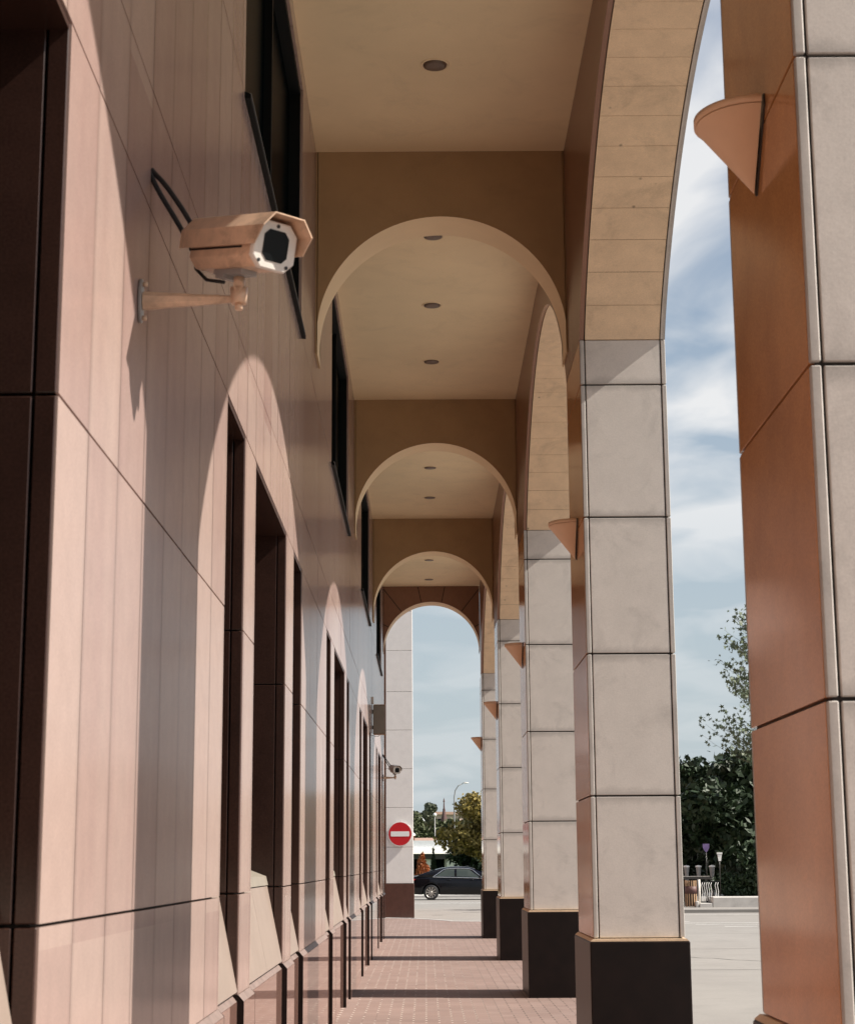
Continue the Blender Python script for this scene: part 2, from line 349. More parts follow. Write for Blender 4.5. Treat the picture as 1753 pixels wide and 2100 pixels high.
# ------------------------------------------------------------------ left wall with niches and upper windows
NICHES = [(-4.9,-4.1),(-3.5,-1.5),(-.9,-.1)]+[(3.25, 4.11)]+[(.0+a, b) for a, b in ((7.68, 8.50), (9.05, 11.12), (11.75, 12.56), (15.77, 16.52), (17.15, 19.38), (19.88, 20.55), (23.8, 24.65), (25.2, 27.25), (27.95, 28.75), (31.9, 32.7), (33.3, 35.3), (35.9, 36.7))]
UPW = [(-7.6, -3.9), (.2, 4.0), (8.22, 12.27), (16.45, 20.15), (24.4, 28.1), (32.2, 35.8)]
ZB, ZT, ZU0, ZU1 = .905, 3.59, 5.29, 7.18
Y0W, Y1W = -20., 38.25
def wall():
    w = thing('granite_wall', 'long polished pink granite wall on the left of the arcade with recessed dark niches and high windows', 'wall', (0, 0, 0))
    # backing wall (solid behind the slabs), thickness to X=-1.6, split round the openings
    bk = MB(); T = XL-.03
    def solid(y0, y1, z0, z1): bk.box(-1.7, T, y0, y1, z0, z1)
    solid(Y0W, Y1W-.03, -.2, ZB-.02); y = Y0W
    for a, b in NICHES: solid(y, a-.03, ZB-.02, ZT+.03); y = b+.03
    solid(y, Y1W-.03, ZB-.02, ZT+.03); solid(Y0W, Y1W-.03, ZT+.03, ZU0-.02); y = Y0W
    for a, b in UPW: solid(y, a-.02, ZU0-.02, ZU1+.02); y = b+.02
    solid(y, Y1W-.03, ZU0-.02, ZU1+.02); solid(Y0W, Y1W-.03, ZU1+.02, 12)
    bk.build('masonry', 'joint', w)
    # slabs: rows of tight-jointed panels
    cl = MB(); g = .005
    rows = [(ZB+.0, 1.362), (1.37, 2.615), (2.623, ZT-.004), (ZT+.004, 3.996), (4.004, ZU0-.004), (ZU0+.004, ZU1), (ZU1+.004, ZC+.02)]
    for ri, (z0, z1) in enumerate(rows):
        holes = NICHES if ri < 3 else (UPW if ri == 5 else [])
        y = Y0W; segs = []
        for a, b in holes:
            segs.append((y, a)); y = b
        segs.append((y, Y1W))
        for a, b in segs:
            cuts = [a]; k = math.floor(a/.45)+1
            while k*.45 < b-.06:
                if k*.45 > a+.06: cuts.append(k*.45)
                k += 1
            cuts.append(b)
            for c, d in zip(cuts[:-1], cuts[1:]):
                off = random.uniform(0, .0012)
                cl.box(XL-.03, XL-off, c+(.002 if c != a else 0), d-(.002 if d != b else 0), z0, z1)
    cl.build('slab_cladding', 'wall', w)
    # polished base course: proud under the piers, flush under the niches, worn chamfer on top
    bs = MB(); cf = MB(); dk = MB()
    cuts = [Y0W]+[v for ab in NICHES for v in ab]+[Y1W]
    for c, d in zip(cuts[:-1], cuts[1:]):
        X = XL-.004 if (c, d) in NICHES else XL+.028
        n_ = max(1, round((d-c)/1.6))
        for k in range(n_):
            p = c+(d-c)*k/n_+.002; q = c+(d-c)*(k+1)/n_-.002
            bs.box(XL-.03, X, p, q, -.05, ZB-.034); cf.prism([(XL-.03, ZB-.033), (X-.001, ZB-.033), (X-.026, ZB-.003), (XL-.03, ZB-.003)], 1, p, q)
        if (c, d) not in NICHES:
            dk.prism([(XL-.03, -.05), (X+.0005, -.05), (X+.0005, ZB-.033), (X-.026, ZB-.003), (XL-.03, ZB-.003)], 1, c-.004, c+.0015)
            dk.prism([(XL-.03, -.05), (X+.0005, -.05), (X+.0005, ZB-.033), (X-.026, ZB-.003), (XL-.03, ZB-.003)], 1, d-.0015, d+.004)
    bs.build('base_course', 'wallbase', w); cf.build('base_chamfer', 'chamfer', w); dk.build('base_return', 'dark', w)
    jb = MB(); sl = MB(); gl = MB(); hd = MB(); sc_ = MB()
    for a, b in NICHES:
        for s_, yy in ((1, b), (-1, a)):
            y0, y1 = (yy-.003, yy+.03) if s_ > 0 else (yy-.03, yy+.003)
            for z0, z1 in ((ZB+.01, 1.362), (1.37, 2.615), (2.623, ZT)):
                jb.box(XL-.058, XL-.006, y0, y1, z0, z1); jb.box(XL-.5, XL-.064, y0, y1, z0, z1)
        hd.box(XL-.5, XL-.006, a+.003, b-.003, ZT-.02, ZT+.02)
        # steep sloped sill, glass behind
        m = (a+b)/2
        for c, d in (((a+.004, b-.004),) if b-a < 1.2 else ((a+.004, m-.003), (m+.003, b-.004))):
            sl.prism([(XL-.003, ZB+.012), (XL-.10, 1.37), (XL-.3, 1.41), (XL-.3, ZB+.012)], 1, c, d)
        sc_.prism([(XL-.092, 1.376), (XL-.105, 1.43), (XL-.29, 1.50), (XL-.29, 1.376)], 1, a+.004, b-.034)
        gl.box(XL-.34, XL-.31, a+.003, b-.003, 1.38, ZT-.02)
    jb.build('niche_jamb', 'jamb', w, .003); sl.build('sloped_sill', 'sill', w); hd.build('niche_head', 'jamb', w)
    gl.build('niche_glass', 'glass', w); sc_.build('sill_cap', 'olive', w)
    for a, b in UPW:
        f = MB().box(XL-.16, XL-.02, a, a+.05, ZU0, ZU1).box(XL-.16, XL-.02, b-.05, b, ZU0, ZU1).box(XL-.16, XL-.02, a+.05, b-.05, ZU1-.05, ZU1).box(XL-.16, XL-.02, a+.05, b-.05, ZU0, ZU0+.05)
        f.box(XL-.15, XL-.05, (a+b)/2-.03, (a+b)/2+.03, ZU0+.05, ZU1-.05)
        fo = f.build('window_frame', 'frame', w)
        MB().box(XL-.12, XL-.10, a+.05, b-.05, ZU0+.05, ZU1-.05).build('window_pane', 'glass', fo)
        MB().prism([(XL, ZU0-.03), (XL+.03, ZU0-.034), (XL+.032, ZU0-.010), (XL, ZU0+.004)], 1, a-.02, b+.04).build('window_sill', 'frame', fo)
        MB().box(XL+.020, XL+.030, a, b, ZU0-.004, ZU0+.004).build('drip_rail', 'steel', fo)
    MB().box(XL-.8, XL-.001, Y1W-.028, Y1W+.002, -.05, 12).build('end_slab', 'upper', w)
    return w
wall()

# ------------------------------------------------------------------ pillars
ROWS = [(.975, 1.965), (1.977, 2.995), (3.007, 4.015), (4.027, 5.035), (5.047, ZS-.004)]
def pillar(y0, label, first=None):
    if first: return dup(first, (0, y0, 0), label)
    p = thing('pillar', label, 'pillar', (0, y0, 0), 0, 'square stone pillars along the arcade')
    t = .034
    MB().box(XR+.02, XO-.02, .02, PD-.02, .9, ZS-.008).build('joint_core', 'joint', p)
    f = MB(); b = MB(); s = MB(); o = MB()
    for z0, z1 in ROWS:
        f.box(XR+t+.009, XO-t-.009, 0.002, .03, z0, z1)
        b.box(XR+t+.009, XO-t-.009, PD-.03, PD-.002, z0, z1)
        s.box(XR, XR+t, .03, PD-.03, z0, z1); o.box(XO-t, XO, .03, PD-.03, z0, z1)
        for xa in (XR+.001, XO-t):
            f.box(xa, xa+t-.001, 0, .028, z0, z1); b.box(xa, xa+t-.001, PD-.028, PD, z0, z1)
    f.build('front_cladding', 'grey', p, .004); b.build('back_cladding', 'grey', p, .004)
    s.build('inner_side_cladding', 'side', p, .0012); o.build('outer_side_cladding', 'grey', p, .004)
    pl = MB().box(XR-.03, XO+.03, -.035, PD+.035, -.1, .95).build('plinth', 'dark', p, .008)
    MB().prism([(XR-.03+.004, .9505), (XO+.03-.004, .9505), (XO+.004, .968), (XR-.004, .968)], 1, -.03, PD+.03).build('plinth_cap', 'soffit', p)
    return p
PL = ['square stone pillar behind the camera position, farthest back in the row', 'square stone pillar just behind the camera position',
      'nearest square pillar, cut by the right edge of the photo, with an orange polished side', 'large grey panelled pillar with a black plinth in front of the first sky gap',
      'third pillar from the viewer, its black plinth beside the nearest floor shadow band', 'fourth pillar from the viewer, narrow, between the third and the last pillar',
      'farthest small pillar of the row, right beside the black car']
first = None
for y0, lb in zip(PY, PL):
    p = pillar(y0, lb, first); first = first or p

# ------------------------------------------------------------------ longitudinal arches above the pillars
def ell(a, b, y0, off=0, n=64):
    c = (a+b)/2; R = (b-a)/2
    return [(c-(R+off)*math.cos(math.pi*i/n), ZS+(ZA-ZS+off)*max(0, math.sin(math.pi*i/n))**1.6) for i in range(n+1)]
def bay(i, label):
    ya = PY[i]+PD; yb = PY[i+1] if i+1 < len(PY) else None
    l = PY[i]+PD/2; r = PY[i+1]+PD/2; ztop = 11.8
    a = thing('facade_arch', label, 'arch', (0, (l+r)/2, 0), 0, 'wide arches between the pillars'); oy = (l+r)/2
    def plate(x0, x1, off, name, mat, zlow, z1=ztop, bev=0):
        c = ell(ya, yb, 0, off); m = MB()
        # strips: wall columns above the curve
        vs = []; n = len(c)
        pts = [(l+.002, zlow), (ya-off, zlow)]+c+[(yb+off, zlow), (r-.002, zlow)]
        k = len(pts)
        for xx in (x0, x1):
            vs += [(xx, p[0]-oy, p[1]) for p in pts]+[(xx, p[0]-oy, z1) for p in pts]
        fs = []
        for q in range(k-1):
            fs += [(q, q+1, k+q+1, k+q), (2*k+q, 3*k+q, 3*k+q+1, 2*k+q+1), (q, 2*k+q, 2*k+q+1, q+1), (k+q, k+q+1, 3*k+q+1, 3*k+q)]
        fs += [(0, k, 3*k, 2*k), (k-1, 3*k-1, 4*k-1, 2*k-1)]
        m.add(vs, fs); return m.build(name, mat, a)
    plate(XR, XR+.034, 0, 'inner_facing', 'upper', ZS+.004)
    plate(XO-.034, XO, 0, 'outer_facing', 'grey', ZS+.004)
    plate(XR+.034, XO-.034, .03, 'arch_core', 'joint', ZS+.004)
    # soffit lining made of narrow slabs following the curve
    c = ell(ya, yb, 0, 0.002, 240); co = ell(ya, yb, 0, .028, 240); so_ = MB()
    # cumulative length
    s = [0]
    for p, q in zip(c[:-1], c[1:]): s.append(s[-1]+math.hypot(q[0]-p[0], q[1]-p[1]))
    nn = round(s[-1]/.27); k0 = 0
    for j in range(nn):
        a0 = s[-1]*j/nn+.0015; a1 = s[-1]*(j+1)/nn-.0015; idx = [t for t in range(len(s)) if a0 <= s[t] <= a1]
        def at(cc, v):
            for t in range(len(s)-1):
                if s[t] <= v <= s[t+1]:
                    u = (v-s[t])/(s[t+1]-s[t]); return (cc[t][0]*(1-u)+cc[t+1][0]*u, cc[t][1]*(1-u)+cc[t+1][1]*u)
            return cc[-1]
        pin = [at(c, a0)]+[c[t] for t in idx]+[at(c, a1)]; pout = [at(co, a0)]+[co[t] for t in idx]+[at(co, a1)]
        m = len(pin); x0, x1 = XR+.043, XO-.043
        vs = [(x0, p[0]-oy, p[1]) for p in pin]+[(x1, p[0]-oy, p[1]) for p in pin]+[(x0, p[0]-oy, p[1]) for p in pout]+[(x1, p[0]-oy, p[1]) for p in pout]
        fs = []
        for t in range(m-1): fs += [(t, t+1, m+t+1, m+t), (2*m+t, 3*m+t, 3*m+t+1, 2*m+t+1), (t, 2*m+t, 2*m+t+1, t+1), (m+t, m+t+1, 3*m+t+1, 3*m+t)]
        fs += [(0, m, 3*m, 2*m), (m-1, 3*m-1, 4*m-1, 2*m-1)]
        so_.add(vs, fs)
    so_.build('arch_soffit', 'soffit', a, .003)
    return a
AL = ['wide arch behind the camera position, second back', 'wide arch overhead at the camera, its sunlight falling on the nearest wall stretch',
      'large beige arch curving up from the big grey pillar to the nearest pillar', 'second visible wide arch, a tall beige sliver behind the big grey pillar',
      'third visible wide arch, narrow beige sliver beside the third pillar', 'farthest wide arch, beside the last pillar next to the end arch']
for i in range(6): bay(i, AL[i])

# ------------------------------------------------------------------ ceiling and transverse arches
TY = [-10.2, -2.2, 5.85, 13.83, 21.85, 29.8]
TH = .45
cz = MB().box(XL-.7, XO-.05, -20, 38.2, ZC, ZC+.3).build('arcade_ceiling', 'plaster')
tag(cz, 'flat cream plaster ceiling running the whole length of the arcade', 'ceiling')
rf = MB().box(-9, -1.7, -20, Y1W-.03, -.1, 11.8).box(-1.7, XO-.04, -20, 38.2, ZC+.301, 11.79)
tag(rf.build('office_building', 'upper'), 'brown granite building mass above and behind the arcade', 'building')
def tarch(y, label, cz_=5.75, r=1.025, th=TH, mat='plastershade', mat2='plaster2', zend=5.60, name='cross_arch', joints=False, grp='round arches across the arcade'):
    cx = (XL+XR)/2+.003; n = 56
    inner = [(cx-r*math.cos(math.pi*i/n), cz_+r*math.sin(math.pi*i/n)) for i in range(n+1)]
    inner = [(inner[0][0]+.006, zend)]+inner+[(inner[-1][0]-.006, zend)]
    t = thing(name, label, 'arch', (0, y, 0), 0, grp)
    m = MB(); pts = [(XL+.001, zend)]+inner+[(XR-.001, zend)]
    k = len(pts); vs = []
    for yy in (0, th): vs += [(p[0], yy, p[1]) for p in pts]+[(p[0], yy, ZC-.001) for p in pts]
    fs = []
    for q in range(k-1): fs += [(q, q+1, k+q+1, k+q), (2*k+q, 3*k+q, 3*k+q+1, 2*k+q+1)]
    fs += [(0, k, 3*k, 2*k), (k-1, 3*k-1, 4*k-1, 2*k-1)]
    fs += [(0, 2*k, 2*k+1, 1), (k-2, 3*k-2, 3*k-1, k-1)]
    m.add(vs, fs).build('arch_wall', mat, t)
    s = MB(); vs = [(p[0], 0.0, p[1]) for p in inner]+[(p[0], th, p[1]) for p in inner]; k = len(inner)
    s.add(vs, [(q, q+1, k+q+1, k+q) for q in range(k-1)], True).build('arch_soffit', mat2, t)
    if joints:
        for ang in (28, 52, 78, 102, 128, 152):
            a = math.radians(ang); d = Vector((math.cos(a), math.sin(a))); p0 = Vector((cx, cz_))+d*(r+.02)
            L2 = 2.2
            for L2 in np.arange(.1, 3, .01):
                q = p0+d*L2
                if q[1] > ZC-.01 or q[0] > XR-.01 or q[0] < XL+.01: break
            q = p0+d*(L2-.01); nn = Vector((-d[1], d[0]))*.008
            j = MB().add([(*(p0-nn)[:1], -.003, (p0-nn)[1]), ((p0+nn)[0], -.003, (p0+nn)[1]), ((q+nn)[0], -.003, (q+nn)[1]), ((q-nn)[0], -.003, (q-nn)[1])], [(0, 1, 2, 3)])
            j.build('slab_joint', 'joint', t)
    return t
TL = ['round cream arch across the arcade behind the camera, second back', 'round cream arch across the arcade just behind the camera', 'round cream arch across the arcade high overhead, out of view above the first camera',
      'largest visible round cream arch across the arcade, just past the first ceiling lamp', 'second round cream arch across the arcade, in the middle of the three', 'smallest round cream arch across the arcade, in front of the brown end arch']
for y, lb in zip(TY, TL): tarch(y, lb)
tarch(37.35, 'brown granite end arch with radial joints framing the sky', cz_=5.98, r=1.03, th=.56, mat='upper', mat2='soffit', zend=5.95, name='end_arch', joints=True, grp=None)

tarch(-12.6, 'brown granite end arch added unseen behind the camera to hold back light', cz_=5.98, r=1.03, th=.35, mat='upper', mat2='soffit', zend=5.95, name='end_arch', grp=None)  # unseen arch added at the near end to keep light off the arch faces
# ------------------------------------------------------------------ ceiling downlights
def downlight():
    t = thing('ceiling_lamp', '', 'ceiling lamp', (0, 0, 0), 0, 'round recessed ceiling lamps')
    MB().lathe([(.088, .002), (.092, -.006), (.104, -.008), (.11, -.001), (.11, .004)], 32).build('trim_ring', 'plaster2', t)
    MB().lathe([(.088, .003), (.086, -.012), (.06, -.016), (.0005, -.018)], 32).build('diffuser', 'diffuser', t)
    return t
dl = None
DLY = [(-6.2, None), (-4.1, None), (1.9, None), (4.0, None), (7.95, None), (10.07, None), (12.20, 'nearest round ceiling lamp, at the top of the photo'), (15.85, 'round ceiling lamp just peeking under the crown of the largest cross arch'),
       (17.95, 'middle ceiling lamp seen through the largest cross arch'), (20.1, 'third ceiling lamp, close to the front of the second cross arch'),
       (25.8, 'small pale ceiling lamp seen under the crown of the second cross arch'), (28.0, 'small ceiling lamp close to the front of the third cross arch'), (34.0, 'tiny pale ceiling lamp under the crown of the third cross arch'), (36.4, 'farthest tiny ceiling lamp next to the brown end arch')]
for y, lb in DLY:
    if lb is None: continue
    if dl is None: dl = downlight(); dl.location = (.105, y, ZC); dl['label'] = lb
    else: dup(dl, (.105, y, ZC), lb)

# ------------------------------------------------------------------ cone sconces on the pillars
def sconce():
    t = thing('wall_lamp', '', 'wall lamp', (0, 0, 0), 0, 'half cone lamps on the pillars')
    a0, a1 = math.pi/2, 3*math.pi/2
    MB().lathe([(.0005, 0), (.193, .255), (.196, .255), (.196, .259)], 28, a0, a1).build('cone_shade', 'terracotta', t)
    MB().lathe([(.199, .262), (.203, .262), (.203, .288), (.191, .288), (.178, .262), (.199, .262)], 28, a0, a1).build('rim', 'terracotta', t)
    MB().prism([(-.206, .288), (-.206, .25), (-.006, -.006), (.006, -.006), (.206, .25), (.206, .288)], 0, .005, .011).build('back_plate', 'bronze', t)
    MB().lathe([(.0005, .2), (.145, .2)], 20, a0, a1, smooth=False).build('diffuser', 'white', t)
    return t
sc = None
for i, lb in ((2, 'largest peach half cone lamp, on the nearest pillar at the top right'), (3, 'peach half cone lamp on the big grey pillar, second in the row'), (4, 'peach half cone lamp on the third pillar, third in the row'),
              (5, 'small peach half cone lamp on the fourth pillar'), (6, 'smallest peach half cone lamp, on the farthest pillar against the sky')):
    loc = (XR-.012, PY[i]+.68, 3.82)
    if sc is None: sc = sconce(); sc.location = loc; sc['label'] = lb
    else: dup(sc, loc, lb)

# ------------------------------------------------------------------ surveillance cameras
def oct_ring(w, h, c, y):
    """octagon cross-section in XZ at depth y"""
    return [(-w+c, y, -h), (w-c, y, -h), (w, y, -h+c), (w, y, h-c), (w-c, y, h), (-w+c, y, h), (-w, y, h-c), (-w, y, -h+c)]
def loft(rings, closed_ends=True):
    m = MB(); n = len(rings[0]); vs = [p for r in rings for p in r]
    fs = [(i*n+k, i*n+(k+1) % n, (i+1)*n+(k+1) % n, (i+1)*n+k) for i in range(len(rings)-1) for k in range(n)]
    if closed_ends: fs += [tuple(range(n)), tuple(range((len(rings)-1)*n, len(rings)*n))]
    return m.add(vs, fs)
def cctv(loc, yaw, pitch, armlen, label, arm_xy, cable_pts, mats=('stainglow', 'stainglow')):
    """loc = middle of the housing; the arm starts on the wall at arm_xy"""
    t = thing('security_camera', label, 'security camera', loc)
    Rm = Matrix.Rotation(yaw, 4, 'Z') @ Matrix.Rotation(pitch, 4, 'X')     # housing looks along local -Y
    h = loft([oct_ring(.070, .066, .028, .17), oct_ring(.074, .070, .03, .16), oct_ring(.074, .070, .03, -.165), oct_ring(.072, .068, .03, -.17)]).xf(Rm).build('housing', mats[0], t, .002)
    loft([oct_ring(.079, .075, .032, -.17), oct_ring(.079, .075, .032, -.185), oct_ring(.076, .072, .031, -.19)]).xf(Rm).build('front_plate', 'whitemetal', h, .002)
    loft([oct_ring(.046, .048, .018, -.1902), oct_ring(.046, .048, .018, -.1925)]).xf(Rm).build('front_glass', 'lens', h)
    for px, pz in ((0, .061), (-.055, -.053), (.05, -.057)): MB().tube([Rm @ Vector((px, -.1885, pz)), Rm @ Vector((px, -.1925, pz))], .006, 8).build('screw', 'black', h)
    # sun shield: bent sheet over the top and sides, longer than the housing
    prof = [(-.094, -.012), (-.094, .045), (-.055, .092), (.055, .092), (.094, .045), (.094, -.012)]
    pin = [(-.090, -.012), (-.090, .043), (-.053, .088), (.053, .088), (.090, .043), (.090, -.012)]
    sh = MB(); ring = prof+pin[::-1]; k = len(ring); ys = (.20, -.245)
    vs = [(p[0], ys[0], p[1]) for p in ring]+[(p[0], ys[1]+(.035 if abs(p[0]) > .08 and p[1] < 0 else 0), p[1]) for p in ring]
    fs = [(i, (i+1) % k, k+(i+1) % k, k+i) for i in range(k)]
    for e in (0, k):
        for i in range(5): fs.append((e+i, e+i+1, e+k-2-i, e+k-1-i))
    sh.add(vs, fs).xf(Rm).build('sun_shield', mats[1], t)
    for sg_ in (-1, 1): MB().box(min(sg_*.070, sg_*.0768), max(sg_*.070, sg_*.0768), -.12, .168, -.017, -.0115).xf(Rm).build('grime_strip', 'black', h)  # black strips added to draw the dark grime line under the shield
    MB().box(-.03, .03, -.07, .08, -.086, -.069).box(-.034, .034, .02, .06, -.098, -.086).xf(Rm).build('mount_rail', 'steel', t)
    ax, ay, az = arm_xy   # relative to loc, point on the wall
    end = Vector((0, 0, -.165)); st = Vector((ax, ay, az))
    MB().tube([(0, 0, -.095), (0, 0, -.13)], .018, 12).tube([(0, -.026, -.128), (0, .026, -.128)], .016, 10).tube([(0, 0, -.13), (0, 0, -.18)], [.028, .024], 14).tube([(0, 0, -.18), (0, 0, -.2)], .012, 8).build('swivel', 'stainglow', t)
    arm = MB(); d = (end-st); n_ = d.normalized()
    vs = []
    for p, hh, ww in ((st+n_*.012, .030, .024), (st+n_*.06, .027, .018), (end+n_*.015, .009, .009)):
        for k in range(8):
            a = math.pi/8+k*math.pi/4; vs.append(p+Vector((0, math.cos(a)*ww, math.sin(a)*hh)))
    fs = [(i*8+k, i*8+(k+1) % 8, (i+1)*8+(k+1) % 8, (i+1)*8+k) for i in range(2) for k in range(8)]+[tuple(range(8)), tuple(range(16, 24))]
    arm.add(vs, fs).build('arm', 'stainglow', t)
    pl = MB().xf(Matrix.Identity(4)); pl.tube([st+Vector((0, 0, 0)), st+Vector((.012, 0, 0))], .02, 20)
    ring = [(st.x, st.y+.035*math.cos(q*math.pi/10), st.z+.072*math.sin(q*math.pi/10)) for q in range(20)]
    pl = MB().add(ring+[(p[0]+.01, p[1], p[2]) for p in ring], [tuple(range(20)), tuple(range(39, 19, -1))]+[(q, (q+1) % 20, 20+(q+1) % 20, 20+q) for q in range(20)])
    w = pl.build('wall_plate', 'steel', t, .002)
    for dz in (-.055, .055): MB().tube([st+Vector((.01, 0, dz)), st+Vector((.024, 0, dz))], .008, 6).build('bolt', 'stainglow', w)
    for off in (0, 1):
        cp = [Vector(c)+Vector((-.024*off*min(1, i_*.35), 0, -.03*off*min(1, i_*.5))) for i_, c in enumerate(cable_pts)]
        # smooth the curve
        sm = []
        for i in range(len(cp)-1):
            p0 = cp[max(i-1, 0)]; p1 = cp[i]; p2 = cp[i+1]; p3 = cp[min(i+2, len(cp)-1)]
            for u in np.linspace(0, 1, 7)[:-1]:
                u = float(u); sm.append(.5*((2*p1)+(p2-p0)*u+(2*p0-5*p1+4*p2-p3)*u*u+(3*p1-p0-3*p2+p3)*u**3))
        sm.append(cp[-1])
        MB().tube(sm, .0085, 8).build('cable', 'black', t)
    # loop of cable under the rear of the housing
    lp = [Rm @ Vector(v) for v in ((0.0, .17, .03), (-.02, .225, -.01), (-.01, .215, -.06), (0, .16, -.095), (0, .06, -.105))]
    MB().tube(lp, .006, 8).build('cable', 'black', t)
    return t
c1 = Vector((-.57, 5.23, 3.392))
cctv(c1, math.radians(42), math.radians(13), .25, 'large stained cream security camera on a tapered arm, close on the left wall', (XL+.001-c1.x, 0, 3.222-c1.z),
     [(XL-c1.x, .17, .335), (XL+.012-c1.x, .17, .32), (XL+.05-c1.x, .165, .275), (XL+.11-c1.x, .16, .185), (-.148, .15, .09), (-.13, .13, .04)])
c2 = Vector((-.62, 36.9, 3.42))
cctv(c2, math.radians(14), math.radians(6), .25, 'small far security camera against the pale column above the no entry sign', (XL+.001-c2.x, 0, -.165),
     [(XL-c2.x, .1, .33), (XL+.02-c2.x, .1, .3), (-.16, .12, .18), (-.07, .14, .06), (-.03, .16, .03)], ('whitemetal', 'whitemetal'))

# ------------------------------------------------------------------ projecting box on the far wall
b = thing('projecting_box', 'flat grey olive box sticking out of the far part of the left wall', 'box', (XL, 29.4, 3.62))
MB().box(.02, .215, -.06, .06, 0, .475).build('case', 'olive', b, .006)
MB().box(.03, .22, -.065, .065, -.012, -.001).build('edge_trim', 'wood', b); MB().box(.03, .22, -.065, .065, .476, .488).build('edge_trim', 'wood', b)
MB().box(0, .034, -.03, .03, .08, .14).box(0, .034, -.03, .03, .34, .40).box(-.002, .006, -.05, .05, .02, .52).build('wall_bracket', 'steel', b)
MB().tube([(.0, .02, -.02), (.05, .02, -.035), (.11, .02, -.035), (.13, .02, -.012)], .004, 6).build('cable', 'black', b)
MB().box(0, .03, -.02, .02, .50, .62).build('junction', 'whitemetal', b)

# ------------------------------------------------------------------ far column with sign
def far_column():
    t = thing('stone_column', 'tall pale far column with a brown plinth, carrying the no entry sign', 'column', (-.735, 51, 0))
    js = [.95, 1.965, 3.08, 4.18, 5.29, 6.4, 7.6, 8.75, 9.9, 11.0]
    f = MB()
    for a, b in zip(js[:-1], js[1:]): f.box(-.385, .385, 0, .74, a+.005, b-.005)
    f.build('cladding', 'pale', t, .004)
    MB().box(-.372, .372, .013, .72, .9, 11).build('joint_core', 'joint', t)
    MB().box(-.41, .41, -.03, .77, -.1, .94).build('plinth', M['plinth2'], t, .006)
    return t
M['plinth2'] = stone('mid_brown_granite', (.085, .036, .026), .25, .15, 5, speck=.2)
far_column()
w = thing('side_building', 'brown granite wing behind and left of the far pale column', 'building', (-6, 54, 0))
m = MB()
for a, b in ((-.1, .92), (.93, 1.96), (1.97, 3.08), (3.09, 4.18), (4.19, 5.29), (5.3, 6.4), (6.41, 7.6), (7.61, 8.75), (8.76, 9.9), (9.91, 11)):
    m.box(-5, 4.87, -2.7, 10, a, b)
m.build('wall', 'upper', w); MB().box(-5.1, 5.9, -3.02, 10.1, 11.01, 11.6).build('cornice', 'grey', w)
sg = thing('no_entry_sign', 'round red no entry sign with a white bar on the pale column', 'traffic sign', (-.722, 50.94, 2.335))
def disc(r, y0, y1, n=64): return MB().prism([(r*math.cos(2*math.pi*k/n), r*math.sin(2*math.pi*k/n)) for k in range(n)], 1, y0, y1)
disc(.352, -.006, .03).build('sign_plate', 'white', sg, .003); disc(.325, -.012, -.005).build('red_face', 'red', sg)
bp = []
for cx_, cz_2, a0 in ((.245, .05, 0), (-.245, .05, 90), (-.245, -.05, 180), (.245, -.05, 270)):
    for k in range(5): a = math.radians(a0+k*22.5); bp.append((cx_+.02*math.cos(a), cz_2+.02*math.sin(a)))
MB().prism(bp, 1, -.016, -.0125).build('white_bar', 'white', sg)
MB().box(-.3, .3, .03, .05, -.02, .02).build('bracket', 'steel', sg)
# speed bump strip
sb = thing('rubber_speed_bump', 'black rubber kerb strip with a yellow block lying on the road edge', 'speed bump', (1.05, 46.3, ROAD))
MB().prism([(-.13, 0), (.13, 0), (.07, .05), (-.07, .05)], 0, -.45, .22).build('rubber_block', 'black', sb); MB().prism([(-.13, 0), (.13, 0), (.07, .05), (-.07, .05)], 0, .225, .6).build('yellow_block', 'yellow', sb)

